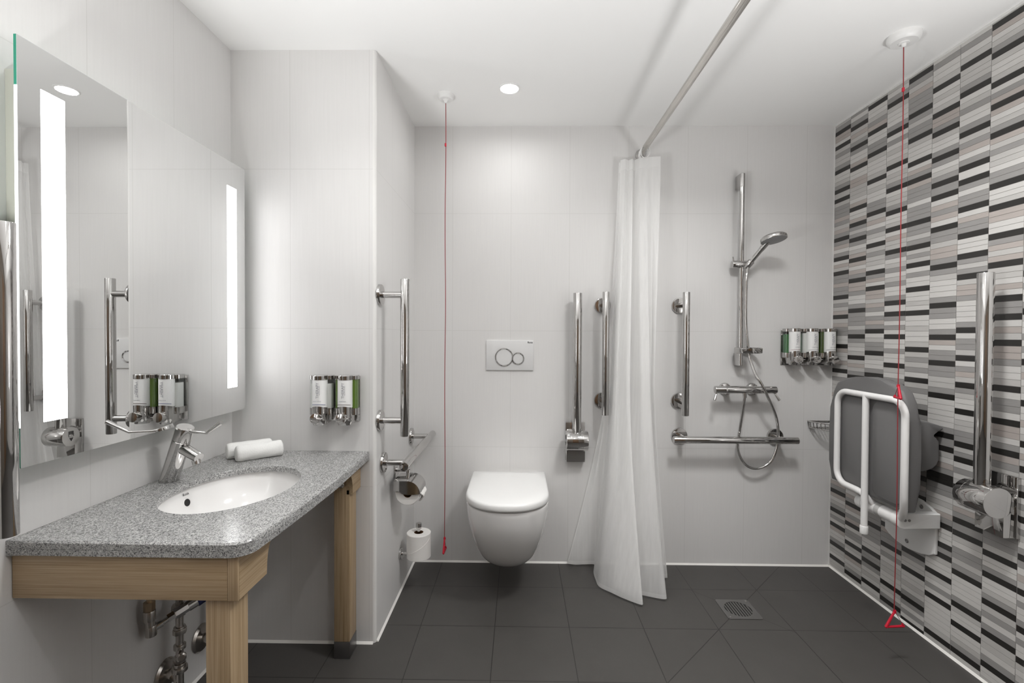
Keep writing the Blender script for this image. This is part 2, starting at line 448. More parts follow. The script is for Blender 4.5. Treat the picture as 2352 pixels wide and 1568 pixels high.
bz = ZT - TS
bas = thing('washbasin', 'white oval undermounted washbasin sunk in the granite worktop', 'basin', (BC[0], BC[1], bz - .15))
b = B(bas.location)
prof = [(1.10, 0, 0), (1.035, 0, 0), (1.02, -.006, 0), (.985, -.03, 0), (.93, -.06, 0), (.83, -.09, 0), (.66, -.115, 0), (.42, -.131, 0), (.15, -.138, 0), (.09, -.139, 0)]
rr = []
for k, dz, _ in prof:
    rr.append([(BC[0] + (BA + .006) * k * math.cos(2 * PI * i / 96), BC[1] + (BBb + .006) * k * math.sin(2 * PI * i / 96), bz - .0005 + dz) for i in range(96)])
b.rings(rr, (False, True))
oo = []
for k, dz in ((.09, -.150), (.45, -.145), (.72, -.128), (.92, -.09), (1.04, -.03), (1.10, -.004), (1.10, -.0005)):
    oo.append([(BC[0] + (BA + .006) * k * math.cos(2 * PI * i / 96), BC[1] + (BBb + .006) * k * math.sin(2 * PI * i / 96), bz + dz) for i in range(96)])
b.rings(oo, (True, False)); b.obj('bowl', M['porcelain'], bas, ang=60)
b = B(bas.location); b.lathe([(.022, 0), (.022, .003), (.017, .005), (.004, .005)], (BC[0], BC[1], bz - .1395)); b.obj('drain_ring', M['chrome'], bas)

# overflow opening on the wall side of the bowl
def bowl_point(ang, k, dz):
    return Vector((BC[0] + (BA + .006) * k * math.cos(ang), BC[1] + (BBb + .006) * k * math.sin(ang), bz + dz))
OA = math.radians(172.5)
p = bowl_point(OA, .965, -.041); n = Vector((-math.cos(OA) * BBb, -math.sin(OA) * BA, .05)).normalized()
b = B(bas.location); b.lathe([(.0145, -.004), (.0145, .0012), (.0125, .002), (.0105, .0005)], p, n, caps=(True, False)); b.obj('overflow_ring', M['porcelain'], bas)
b = B(bas.location); b.lathe([(.0108, -.002), (.0108, .0008)], p, n); b.obj('overflow_hole', M['darkgap'], bas)  # flat dark disc, the uncut hole's shade put into its colour
rotm = n.to_track_quat('Z', 'Y').to_euler()
p2 = bowl_point(OA, 1.004, -.0165) + n * .002
lettering('Roca', .011, M['darkink'], bas, p2 - Vector(bas.location), rotm)

st = thing('basin_stand', 'pale oak frame and legs carrying the granite worktop', 'stand', (-.84, -1.07, 0))
zb = ZT - TH
b = B(st.location); b.box((XW + .002, -1.438, .607), (-.6215, -1.414, zb), .0015); b.obj('apron', M['woodx'], st)
b = B(st.location); b.box((-.621, -1.4385, .607), (-.5985, -1.4335, zb), .0008); b.obj('corner_post', M['woodz'], st)
def bracket(y0, y1, yc):
    """side board with a hollow curve; y0 the outer end, y1 bottom end of the straight edge, yc where the curve meets the worktop"""
    pl = [(-.5985, y0, .607), (-.5985, y1, .607)]
    for k in range(0, 9):
        t = k / 8; a = PI / 2 * t
        pl.append((-.5985, y1 + (yc - y1) * (1 - math.cos(a)), .622 + (zb - .622) * math.sin(a)))
    pl.append((-.5985, y0, zb))
    return pl
b = B(st.location); b.prism(bracket(-1.4335, -1.322, -1.272), (0, 0, 0), (-.0225, 0, 0), .001, 1); b.obj('side_bracket', M['woody'], st)
pl = [(x, y, z - .007) if z < .7 else (x, y, z) for x, y, z in bracket(-.657, -.742, -.80)]
b = B(st.location); b.prism(pl, (0, 0, 0), (-.0225, 0, 0), .001, 1); b.obj('side_bracket', M['woody'], st)
for nm, x0, x1, y0, y1, z1 in (('leg', -.676, -.621, -1.428, -1.362, .607), ('leg', -.667, -.610, -.742, -.672, zb)):
    b = B(st.location); b.box((x0, y0, .062), (x1, y1, z1), .002); lg = b.obj(nm, M['woodz'], st)
    b = B(st.location); b.box((x0 - .0005, y0 - .0005, 0), (x1 + .0005, y1 + .0005, .062), .001); b.obj('metal_foot', M['foot'], lg)
b = B(st.location); b.lathe([(.011, 0), (.011, .003), (.008, .005), (.003, .003)], (-.640, -.742, .635), (0, -1, 0)); b.obj('bolt', M['steel'], st)
b = B(st.location); b.box((XW + .002, -1.414, .63), (XW + .03, YS - .004, zb), .001); b.obj('wall_rail', M['woody'], st)

tap = thing('basin_tap', 'chrome lever basin tap leaning over the white basin', 'tap', (-1.049, -1.032, ZT))
A0 = Vector((-1.052, -1.032, ZT)); A1 = Vector((-1.001, -1.048, ZT + .127)); ax = (A1 - A0).normalized()
fw = Vector((ax.x, ax.y, 0)).normalized()
b = B(tap.location)
ring0 = [[Vector((A0.x + .0262 * math.cos(2 * PI * k / 36), A0.y + .0255 * math.sin(2 * PI * k / 36), ZT + .0008)) for k in range(36)]]
q = Vector((0, 0, 1)).rotation_difference(ax)
def axring(c, r): return [c + q @ Vector((r * math.cos(2 * PI * k / 36), r * math.sin(2 * PI * k / 36), 0)) for k in range(36)]
b.rings(ring0 + [axring(A0 + ax * .022, .0248), axring(A1 - ax * .001, .0240), axring(A1, .0230)]); b.obj('body', M['chrome'], tap)
T0 = A1 + ax * .0015
b = B(tap.location)
b.rings([axring(A1 - ax * .002, .0222), axring(T0, .0222), axring(T0, .0240), axring(T0 + ax * .040, .0236), axring(T0 + ax * .0415, .0228), axring(T0 + ax * .0417, .0005)]); b.obj('cap', M['chrome'], tap)
hc = T0 + ax * .033
L1 = hc + fw * .030 + Vector((0, 0, -.004)); L2 = L1 + fw * .058 + Vector((0, 0, .000)); L3 = L2 + fw * .056 + Vector((0, 0, .034))
b = B(tap.location); b.sweep([hc + fw * .012, L1, L1 + (L2 - L1) * .9, L2, L2 + (L3 - L2) * .12, L3], [.0050, .0048, .0040, .0042, .0046, .0066], 16); b.obj('lever', M['chrome'], tap)
sp = A0 + ax * .116; S1 = sp + fw * .078 + Vector((0, 0, -.027))
b = B(tap.location); b.sweep([sp, sp + (S1 - sp) * .25, S1 - (S1 - sp).normalized() * .012, S1], [.0165, .0165, .0150, .0145], 28); spo = b.obj('spout', M['chrome'], tap)
b = B(tap.location); sd = (fw * .3 + Vector((0, 0, -.95))).normalized(); a_ = S1 - fw * .012 + Vector((0, 0, -.007)); b.cyl(a_, a_ + sd * .013, .0115); b.obj('aerator', M['steel'], spo)
sdv = (Vector((.75, -.66, 0)) - ax * Vector((.75, -.66, 0)).dot(ax)).normalized()
b = B(tap.location); b.lathe([(.003, -.002), (.003, .0006)], A1 - ax * .006 + sdv * .0241, sdv); b.obj('dot', M['darkgap'], tap)

# rolled towels
def towel(p0, p1, r, label):
    p0, p1 = Vector(p0), Vector(p1); c = (p0 + p1) / 2
    b = B((c.x, c.y, ZT)); d = (p1 - p0); L = d.length; d.normalize()
    n = 40; S = 48; rings = []
    side = d.cross(Vector((0, 0, 1))).normalized(); up = Vector((0, 0, 1)); rg = random.Random(int(L * 1e5))
    ph = [rg.uniform(0, 6.28) for _ in range(6)]
    zs = [0, .002, .006, .012] + [L * (k / n) for k in range(1, n)] + [L - .012, L - .006, L - .002, L]
    zs = sorted(z for z in zs)
    for z in zs:
        e = min(z, L - z); k = 1 if e > .012 else .72 + .28 * math.sqrt(max(0, 1 - (1 - e / .012) ** 2))
        rg_ = []
        for i in range(S):
            a = 2 * PI * i / S
            rad = r * k * (1 + .02 * math.sin(3 * a + ph[0] + z * 30) + .012 * math.sin(7 * a + ph[1] - z * 60) + .012 * math.sin(z * 140 + ph[2]))
            if abs(a - 2.2) < .12: rad *= .955       # the loose edge of the roll
            x, zz = rad * math.cos(a), rad * math.sin(a)
            zz = max(zz, -r * .93)
            rg_.append(p0 + d * z + side * x + up * zz)
        rings.append(rg_)
    b.rings(rings); o = b.obj('rolled_towel', M['towel'], ang=70); o.location.z = ZT
    return tag(o, label, 'towel', 'rolled towels on the worktop')
tr = .0285
towel((-1.032, -.786, ZT + tr * .93), (-.922, -.688, ZT + tr * .93), tr, 'white rolled hand towel lying nearer the mirror wall')
towel((-.980, -.817, ZT + tr * .93), (-.868, -.717, ZT + tr * .93), tr, 'white rolled hand towel lying nearer the basin, in front')

# pipework below the basin
pp = thing('supply_pipework', 'plated valves and pipes on the wall under the worktop', 'pipes', (-1.092, -1.0, .10))
px, py = -1.035, -1.014
b = B(pp.location)
b.cyl((px, py, .02), (px, py, .60), .0105)
b.obj('riser_pipe', M['pipe'], pp)
for z0, z1, r in ((.335, .352, .021), (.318, .337, .018), (.262, .278, .0185), (.278, .284, .016), (.215, .229, .0165), (.176, .192, .0175), (.160, .172, .0165), (.146, .160, .021), (.08, .095, .02), (.052, .07, .023)):
    b = B(pp.location); b.cyl((px, py, z0), (px, py, z1), r, seg=8 if z1 - z0 > .0145 else 24, bev=.0015)
    b.obj('pipe_nut', M['pipe'], pp)
b = B(pp.location); b.lathe([(.010, 0), (.013, .004), (.013, .014), (.009, .017)], (px + .012, py - .010, .2), (.6, -.8, .1)); b.obj('drain_plug', M['pipe'], pp)
b = B(pp.location); b.lathe([(.046, 0), (.046, .003), (.040, .010), (.016, .014), (.014, .03)], (XW + .0005, -1.0, .125), (1, 0, 0)); b.cyl((XW + .02, -1.0, .125), (px, py, .115), .012); b.obj('wall_flange', M['pipe'], pp)
b = B(pp.location); b.lathe([(.046, 0), (.046, .003), (.040, .010), (.016, .014), (.014, .05)], (XW + .0005, -.838, .133), (1, 0, 0)); b.cyl((XW + .04, -.838, .133), (XW + .04, -.838, .50), .010); b.obj('wall_flange', M['pipe'], pp)
a = Vector((-1.058, -1.088, .325)); c = Vector((-1.000, -1.016, .352))
d = (c - a).normalized(); L = (c - a).length
b = B(pp.location)
b.sweep([a, a + d * L * .22], [.012, .012], 18); b.sweep([a + d * L * .2, a + d * L * .42], [.009, .009], 18); b.sweep([a + d * L * .38, a + d * L * .6], [.0125, .0125], 6)
b.sweep([a + d * L * .56, a + d * L * .95], [.0155, .0155], 8); b.sweep([a + d * L * .93, a + d * L * 1.18], [.0165, .0165], 24); b.obj('valve_body', M['chrome'], pp)
b = B(pp.location); b.sweep([a + d * L * 1.18, a + d * L * 1.5], [.0185, .0165], 10); b.obj('valve_handle', M['blue'], pp)
b = B(pp.location); b.cyl((-1.060, -1.100, .405), (-1.060, -1.100, .60), .007); b.cyl((-1.060, -1.100, .383), (-1.060, -1.100, .408), .0145, seg=6); b.obj('supply_tail', M['brass'], pp)
b = B(pp.location); b.cyl((-1.060, -1.100, .352), (-1.060, -1.100, .383), .0155, seg=24, bev=.002); b.cyl((-1.060, -1.098, .335), (-1.060, -1.098, .352), .012); b.cyl((-1.060, -1.094, .305), (-1.060, -1.094, .337), .0145, seg=24, bev=.002); b.obj('elbow_fitting', M['pipe'], pp)

# ------------------------------------------------------------------ mirror
mir = thing('wall_mirror', 'frameless rectangular mirror with two lit vertical strips above the worktop', 'mirror', (XW, -1.087, .90))
Y0, Y1, Z0, Z1 = -1.484, -.692, .9015, 1.783
b = B(mir.location); b.box((MX - .001, Y0, Z0), (MX, Y1, Z1)); b.obj('mirror_pane', M['mirror'], mir)
b = B(mir.location); b.box((MX - .007, Y0, Z0), (MX - .001, Y1, Z1)); b.obj('glass_edge', M['glassedge'], mir)
b = B(mir.location); b.box((XW, -1.440, .945), (MX - .007, -.735, 1.738), .001); b.obj('backing_box', M['mirrorback'], mir)
for y0, y1 in ((-1.437, -1.384), (-.797, -.743)):
    b = B(mir.location); b.box((MX - .0005, y0, .988), (MX + .0006, y1, 1.696)); b.obj('light_strip', M['strip'], mir)
b = B(mir.location); b.box((MX - .0065, Y0 - .0006, .984), (MX - .0005, Y0 + .0005, 1.681)); b.obj('lit_edge', M['edgeglow'], mir)

# ------------------------------------------------------------------ grab rails (five alike; local: bar along z, wall at y=0, room at -y)
def make_rail():
    t = thing('grab_rail', '', 'grab rail', group='polished grab rails on the walls')
    b = B(); b.cyl((0, -.1, -.3035), (0, -.1, .3035), .0175, seg=32, bev=.0015); b.obj('bar', M['chrome'], t)
    for z in (-.243, .243):
        b = B(); b.cyl((0, -.004, z), (0, -.1, z), .0125, seg=24); b.obj('post', M['chrome'], t)
        b = B(); b.lathe([(.0405, 0), (.0405, .009), (.039, .0115), (.037, .012), (.014, .012)], (0, 0, z), (0, -1, 0), 40); b.obj('wall_flange', M['chrome'], t)
    return t
rail = make_rail()
def put(o, loc, m, label):
    o.rotation_euler = m; o.location = loc; o['label'] = label
put(rail, (.426, 0, 1.0885), (0, 0, 0), 'vertical grab rail on the back wall beside the shower curtain, left of it')
dup(rail, (.819, 0, 1.0885), (0, 0, 0), 'vertical grab rail on the back wall between shower curtain and shower riser')
dup(rail, (1.066, 0, .666), (0, PI / 2, 0), 'horizontal grab rail below the shower mixer on the back wall')
dup(rail, (XL, -.6115, 1.0885), (0, 0, PI / 2), 'vertical grab rail on the tiled corner block above the toilet roll holders')
dup(rail, (XL, -.325, .670), Matrix(((0, -1, 0), (0, 0, 1), (-1, 0, 0))).to_euler(), 'horizontal grab rail just above the covered toilet roll holder')
dup(rail, (XW, -1.535, 1.0885), (0, 0, PI / 2), 'vertical grab rail left of the mirror, nearest the viewer')

# ------------------------------------------------------------------ fold-up support rails (local: wall at y=0, room at -y, rail folded up)
def make_fold():
    t = thing('folding_support_rail', '', 'support rail', group='folded-up support rails')
    b = B(); b.box((-.050, -.012, .537), (.050, 0, .733), .002); b.obj('wall_plate', M['chrome'], t)
    b = B(); b.box((-.049, -.050, .538), (.046, -.010, .640), .002); b.obj('hinge_block', M['chrome'], t)
    b = B(); b.cyl((-.054, -.074, .652), (.054, -.074, .652), .049, seg=56, bev=.0025)
    hub = b.obj('hinge_barrel', M['chrome'], t)
    for x in (-.030, .028):
        b = B(); b.cyl((x - .0006, -.074, .652), (x + .0006, -.074, .652), .0493, seg=56)
        b.obj('barrel_groove', M['steel'], hub)
    # hand and arrow pictogram on the left end of the barrel
    b = B(); X = -.0545
    def bar(y0, z0, y1, z1, w):
        p, q = Vector((X, y0, z0)), Vector((X, y1, z1)); dd = (q - p).normalized(); nn = Vector((0, -dd.z, dd.y)) * w / 2
        b.prism([p - nn, p + nn, q + nn, q - nn], (0, 0, 0), (-.0006, 0, 0))
    cy, cz = -.074, .660
    for k, yy in enumerate((-.014, -.007, 0, .007)):
        bar(cy + yy, cz + .004, cy + yy, cz + .020, .0012); bar(cy + yy + .0045, cz + .004, cy + yy + .0045, cz + .020, .0012); bar(cy + yy, cz + .020, cy + yy + .0045, cz + .020, .0012)
    bar(cy - .014, cz + .004, cy - .012, cz - .008, .0012); bar(cy - .012, cz - .008, cy + .011, cz - .010, .0012); bar(cy + .0115, cz + .004, cy + .013, cz - .006, .0012); bar(cy + .002, cz - .001, cy + .016, cz + .006, .0012)
    b.prism([(X, cy - .010, cz - .014), (X, cy + .010, cz - .014), (X, cy, cz - .030)], (0, 0, 0), (-.0006, 0, 0))
    b.obj('hand_symbol', M['darkink'], hub)
    b = B(); b.cyl((0, -.075, .66), (0, -.075, 1.388), .0220, seg=40, bev=.0015); b.obj('rail_tube', M['chrome'], t)
    return t
fold = make_fold()
put(fold, (.290, 0, 0), (0, 0, 0), 'folded-up support rail on the back wall right of the toilet')
dup(fold, (XR, -.866, 0), (0, 0, -PI / 2), 'folded-up support rail on the striped mosaic wall')

# ------------------------------------------------------------------ toilet and flush plate
TX = -.0485
toi = thing('toilet', 'white wall-hung toilet with closed lid below the flush plate', 'toilet', (TX, 0, .10))
def dshape(hw, yf, z, n=40, ys=None, y0=.001, pw=2.2):
    """D outline: straight back at the wall, straight sides, rounded front"""
    ys = yf + hw * 1.02 if ys is None else ys
    ys = min(ys, y0 - .02)
    pts = [(TX - hw, y0, z), (TX - hw, (y0 + ys) / 2, z)]
    for k in range(n + 1):
        a = PI - PI * k / n; c, s_ = math.cos(a), math.sin(a)
        pts.append((TX + hw * math.copysign(abs(c) ** (2 / pw), c), ys - (ys - yf) * abs(s_) ** (2 / pw), z))
    pts += [(TX + hw, (y0 + ys) / 2, z), (TX + hw, y0, z)]
    return pts
b = B(toi.location)
lv = [(.02, -.20, .116), (.052, -.262, .117), (.074, -.300, .126), (.099, -.348, .150), (.123, -.396, .188), (.145, -.440, .243), (.1635, -.480, .307), (.1755, -.506, .37), (.1810, -.518, .425), (.1822, -.519, .4465), (.180, -.516, .4505)]
b.rings([dshape(*p_) for p_ in catmull(lv, 4)]); b.obj('pan', M['porcelain'], toi, ang=50)
b = B(toi.location); b.rings([dshape(hw, yf, z, y0=-.05) for hw, yf, z in ((.172, -.503, .449), (.172, -.503, .457))]); b.obj('seat', M['wplast'], toi, ang=40)
b = B(toi.location); b.rings([dshape(hw, yf, z, y0=y0) for hw, yf, z, y0 in ((.177, -.522, .456, -.062), (.181, -.528, .459, -.060), (.1827, -.530, .466, -.058), (.1827, -.530, .480, -.058), (.180, -.526, .487, -.060), (.174, -.516, .4905, -.064), (.12, -.44, .4915, -.10))]); b.obj('lid', M['wplast'], toi, ang=50)
for x in (-.09, .09):
    b = B(toi.location); b.cyl((TX + x - .02, -.052, .463), (TX + x + .02, -.052, .463), .0105, bev=.002); b.obj('hinge', M['wplast'], toi)
for sx in (-1, 1):
    b = B(toi.location); b.lathe([(.010, 0), (.010, .003), (.007, .004)], (TX + sx * .172, -.16, .40), (sx, 0, 0)); b.obj('fixing_cap', M['wplast'], toi)

fp = thing('flush_plate', 'satin flush plate with two round buttons above the toilet', 'flush plate', (-.048, 0, .997))
b = B(fp.location); b.box((-.169, -.009, .997), (.0735, .001, 1.150), .002); FPM = simple('satin_white_metal', '#dcdcdc', .35); b.obj('plate', FPM, fp)
for cx, cz, r in ((-.077, 1.0645, .0465), (-.0055, 1.058, .0315)):
    b = B(fp.location); b.lathe([(r, 0), (r, .004), (r - .0025, .0062), (r - .005, .004), (r - .005, 0)], (cx, -.009, cz), (0, -1, 0), 48, (False, False)); b.obj('button_ring', M['chrome'], fp)
    b = B(fp.location); b.lathe([(r - .005, 0), (r - .0055, .002)], (cx, -.0088, cz), (0, -1, 0), 48); b.obj('button', FPM, fp)
lettering('Roca', .013, M['darkink'], fp, Vector((.056, -.0093, 1.140)) - fp.location, (PI / 2, 0, 0), bold=.0003)

# ------------------------------------------------------------------ toilet roll holders
th = thing('toilet_roll_holder', 'chrome covered toilet roll holder under the low horizontal grab rail', 'roll holder', (XL, -.42, .52))
b = B(th.location)
prof = [(-.5225, .524), (-.5225, .566), (-.466, .566)]
for k in range(1, 11):
    a = PI / 2 * k / 10 * .98; prof.append((-.466 + .055 * math.sin(a), .511 + .055 * math.cos(a)))
inn = [(-.466 + .0535 * math.sin(PI / 2 * k / 10 * .98), .511 + .0535 * math.cos(PI / 2 * k / 10 * .98)) for k in range(10, -1, -1)] + [(-.521, .5645), (-.521, .524)]
b.prism([(x, -.474, z) for x, z in prof + inn], (0, -.474, 0), (0, -.352, 0)); 
side = prof + [(-.440, .509), (-.466, .509), (-.485, .512), (-.502, .524)]
b.prism([(x, -.4745, z) for x, z in side], (0, 0, 0), (0, .0012, 0)); b.obj('cover', M['chrome'], th)
b = B(th.location); b.box((XL, -.40, .555), (XL + .005, -.345, .610), .0015); b.cyl((XL, -.372, .585), (-.485, -.372, .585), .009); b.cyl((-.485, -.372, .585), (-.485, -.372, .560), .009); b.obj('wall_bracket', M['chrome'], th)
b = B(th.location); b.cyl((-.466, -.352, .512), (-.466, -.460, .512), .009); b.obj('spindle', M['chrome'], th)
def roll(name, c, d, R, r, L, label):
    t = thing(name, label, 'toilet roll', c); d = Vector(d); c = Vector(c)
    b = B(c); b.lathe([(r, 0), (R - .002, 0), (R, .002), (R, L - .002), (R - .002, L), (r, L), (r, 0)], c - d * L / 2, d, 48, (False, False)); b.obj('paper', M['paper'], t)
    b = B(c); b.lathe([(r, .0005), (r, L - .0005), (r - .0015, L - .0005), (r - .0015, .0005), (r, .0005)], c - d * L / 2, d, 32, (False, False)); b.obj('cardboard_core', M['core'], t)
    return t
ro = roll('toilet_roll', (-.466, -.415, .512), (0, 1, 0), .051, .0185, .098, 'toilet roll hanging under the chrome cover, loose sheet out')
b = B(ro.location)
g = []
for i in range(9):
    rowp = []
    for k in range(13):
        s_ = k / 12; y = -.462 + .094 * s_
        pinch = .5 + .5 * abs(s_ - .55) * 1.6 if i > 4 else 1
        yy = -.415 + (y + .415) * (1 - max(0, i - 3) / 5 * .45)
        rowp.append(Vector((-.4135 + .010 * math.sin(i * .5) + .004 * math.sin(k * 1.3 + i * .6), yy, .514 - i * .0050 - .006 * math.sin(k * .55) * (i / 8))))
    g.append(rowp)
vs = [[b.bm.verts.new(p) for p in r_] for r_ in g]
for i in range(8):
    for k in range(12): b.bm.faces.new((vs[i][k], vs[i][k + 1], vs[i + 1][k + 1], vs[i + 1][k]))
b.obj('loose_sheet', M['paper'], ro, ang=80)

sh = thing('spare_roll_holder', 'chrome upright spare roll holder low on the corner block side', 'roll holder', (XL, -.29, .175))
b = B(sh.location); b.lathe([(.026, 0), (.026, .008), (.0245, .010), (.008, .010)], (XL, -.29, .176), (1, 0, 0)); b.obj('wall_flange', M['chrome'], sh)
b = B(sh.location); b.sweep(catmull([(XL + .008, -.29, .176), (-.50, -.29, .176), (-.475, -.29, .170), (-.462, -.29, .166), (-.455, -.29, .18), (-.455, -.29, .25), (-.455, -.29, .298)], 6), .0075, 18); b.obj('arm', M['chrome'], sh)
b = B(sh.location); b.cyl((-.455, -.29, .292), (-.455, -.29, .318), .0125, seg=28, bev=.001); b.obj('end_cap', M['chrome'], sh)
rs = roll('toilet_roll', (-.455, -.29, .2195), (0, 0, 1), .0545, .021, .112, 'spare toilet roll standing upright on the low holder')
b = B(rs.location)          # diagonal edge of the outer sheet
pts = []
for k in range(25):
    a = math.radians(-165 + 150 * k / 24); pts.append((-.455 + .0549 * math.cos(a), -.29 + .0549 * math.sin(a), .181 + .075 * (k / 24) ** 1.3))
b.sweep(pts, .0009, 6); b.obj('sheet_edge', M['paper'], rs)

# ------------------------------------------------------------------ soap dispensers (local: wall at y=0, room at -y, bottom z=0)
def dispenser(loc, fill, level, word, line, label, group):
    t = thing('soap_dispenser', label, 'soap dispenser', loc, group)
    def oval(w, y0, y1, r, z): return [(x, y, z) for x, y in rrect(-w, w, y0, y1, r, 6)]
    b = B(); b.rings([oval(.0425, -.046, -.006, .014, .058), oval(.0425, -.046, -.006, .014, .168)]); tk = b.obj('tank', M['clear'], t)
    b = B(); b.rings([oval(.0405, -.044, -.008, .012, .0585), oval(.0405, -.044, -.008, .012, level)]); b.obj('liquid', fill, tk)
    def fr(r, z, y=-.046, w=None):   # rounded front drum
        return [((w or r) * math.cos(a), y - r * math.sin(a), z) for a in [PI * k / 24 for k in range(25)]] + [(-(w or r), y + .004, z), ((w or r), y + .004, z)]
    b = B(); b.rings([fr(.0265, .062), fr(.0265, .1665)]); lb = b.obj('label_panel', M['label'], t)
    b = B(); b.rings([oval(.0430, -.0465, -.004, .014, .166), oval(.0430, -.0465, -.004, .014, .179), oval(.0415, -.045, -.004, .013, .1805)])
    b.rings([fr(.0275, .1655), fr(.0275, .180), fr(.026, .182)]); b.obj('top_cap', M['chrome'], t)
    b = B(); b.rings([oval(.0430, -.0465, -.004, .014, .035), oval(.0430, -.0465, -.004, .014, .0595)]); b.obj('lower_collar', M['chrome'], t)
    top = [(x, y, .064 + .006 * max(0, 1 - (x / .0275) ** 2)) for x, y, z in fr(.0280, 0)]
    b = B(); b.rings([fr(.024, .000), fr(.0265, .006), fr(.0280, .02), top]); b.box((-.028, -.045, .004), (.028, -.006, .04), .003); b.obj('pump_housing', M['chrome'], t)
    b = B(); c0 = Vector((0, -.068, .026)); dd = Vector((0, -1, .10)).normalized()
    q_ = Vector((0, 0, 1)).rotation_difference(dd); rings_ = []
    for k_, z_ in ((.92, 0), (1, .004), (1, .022), (.94, .026), (.4, .0275)):
        rings_.append([c0 + q_ @ Vector(((.0185 * math.cos(a)) * k_, (.0185 * math.sin(a)) * k_, z_)) + (Vector((.012 * k_, 0, 0)) if abs(a) < 1e-6 else Vector()) for a in [2 * PI * i / 36 for i in range(36)]])
    b.rings(rings_); b.obj('push_button', M['chrome'], t)
    # lettering follows the drum front closely enough at this size
    lettering('THERAPY', .0138, M['ink'], lb, (.001, -.0731, .1275), (PI / 2, -PI / 2, 0))
    lettering('RELAXING AROMAS', .0038, M['ink'], lb, (.0080, -.0719, .1275), (PI / 2, -PI / 2, 0))
    lettering(word, .0044, M['ink'], lb, (0, -.0731, .088), (PI / 2, 0, 0))
    b = B(); pts = [(.0268 * math.cos(a), -.046 - .0268 * math.sin(a), .0715 + .005 * math.sin(a)) for a in [PI * (.14 + .72 * k / 18) for k in range(19)]]
    b.sweep(pts, .0007, 6); b.obj('label_line', line, lb)
    return t
g1 = 'dispensers beside the basin'; g2 = 'dispensers in the shower corner'
br = B((-.689, YS, .846)); br.box((-.777, YS - .004, .852), (-.601, YS + .001, 1.022), .001)
tag(br.obj('dispenser_bracket', M['steel']), 'metal back plate of the pair of soap dispensers beside the basin', 'bracket')
dispenser((-.733, YS - .004, .846), M['lotion'], .150, 'BODY LOTION', M['blueline'], 'white lotion dispenser with blue line, left of the basin pair', g1)
dispenser((-.640, YS - .004, .846), M['green'], .166, 'HAND SOAP', M['brownline'], 'bright green soap dispenser, right of the basin pair', g1)
br = B((1.46, 0, 1.032)); br.box((1.333, -.004, 1.032), (1.591, .001, 1.208), .001)
tag(br.obj('dispenser_bracket', M['chrome']), 'long chrome back plate of the three shower dispensers', 'bracket')
dispenser((1.375, -.004, 1.036), M['dkgreen'], .152, 'SHAMPOO', M['redline'], 'dark green dispenser with red line, leftmost of the three in the shower', g2)
dispenser((1.462, -.004, 1.036), M['lotion'], .158, 'CONDITIONER', M['ink'], 'white dispenser in the middle of the three in the shower', g2)
dispenser((1.549, -.004, 1.036), M['olive'], .166, 'BODY WASH', M['darkink'], 'olive dispenser nearest the mosaic wall, rightmost of the three', g2)

# ------------------------------------------------------------------ shower
sr = thing('shower_riser', 'tall slim chrome shower riser rail on the back wall', 'shower rail', (1.106, 0, 1.03))
b = B(sr.location); b.cyl((1.1065, -.052, 1.035), (1.1065, -.052, 1.975), .0115, seg=28); b.obj('pole', M['chrome'], sr)
for z0, z1 in ((1.918, 1.986), (1.030, 1.092)):
    b = B(sr.location)
    pl = [(1.096, -.0005), (1.119, -.0005), (1.119, -.052)] + [(1.1065 + .0125 * math.cos(a), -.052 - .0125 * math.sin(a)) for a in [PI * k / 10 for k in range(1, 10)]] + [(1.094, -.052)]
    b.prism([(x, y, z0) for x, y in pl], (0, 0, z0), (0, 0, z1), .0015, 1); b.obj('wall_bracket', M['steel'], sr)
b = B(sr.location); b.cyl((1.060, -.052, 1.535), (1.142, -.052, 1.535), .0188, seg=32, bev=.002); sl = b.obj('slider', M['chrome'], sr)
b = B(sr.location); b.sweep([(1.066, -.052, 1.553), (1.064, -.054, 1.566), (1.062, -.058, 1.570)], [.005, .0035, .0035], 12); b.obj('slider_lever', M['chrome'], sl)
b = B(sr.location); hd = Vector((.045, -.055, .075)).normalized(); b.cyl(Vector((1.136, -.066, 1.532)) - hd * .018, Vector((1.136, -.066, 1.532)) + hd * .022, .0165, .0165, 24, .001); b.obj('shower_clip', M['steel'], sl)
b = B(sr.location); b.lathe([(.062, 0), (.064, .003), (.064, .024), (.062, .026), (.0605, .026), (.0605, .001), (.058, 0)], (1.133, -.078, 1.094), (0, 0, 1), 48, (False, False)); b.obj('hose_ring', M['chrome'], sr)
b = B(sr.location); b.box((1.088, -.090, 1.094), (1.125, -.034, 1.120), .003); b.obj('ring_clamp', M['chrome'], sr)

hs = thing('hand_shower', 'chrome hand shower with round head resting in the riser slider', 'hand shower', (1.136, -.066, 1.53))
b = B(hs.location); h0 = Vector((1.136, -.066, 1.532)); h1 = Vector((1.176, -.118, 1.604)); h2 = Vector((1.192, -.140, 1.632))
b.sweep(catmull([h0 - hd * .02, h0, h1, h2], 5), [.0105] * 5 + [.0115] * 5 + [.0135] * 6, 24); b.obj('handle', M['chrome'], hs)
b = B(hs.location); nd = Vector((.12, -.22, -1)).normalized(); hc_ = Vector((1.205, -.165, 1.640))
b.lathe([(.030, -.017), (.050, -.014), (.0575, -.006), (.0585, .004), (.0575, .008)], hc_, nd, 48); hh = b.obj('head', M['chrome'], hs)
b = B(hs.location); b.lathe([(.0565, .0075), (.052, .0095), (.004, .0100)], hc_, nd, 48); b.obj('spray_face', M['tip'], hh)

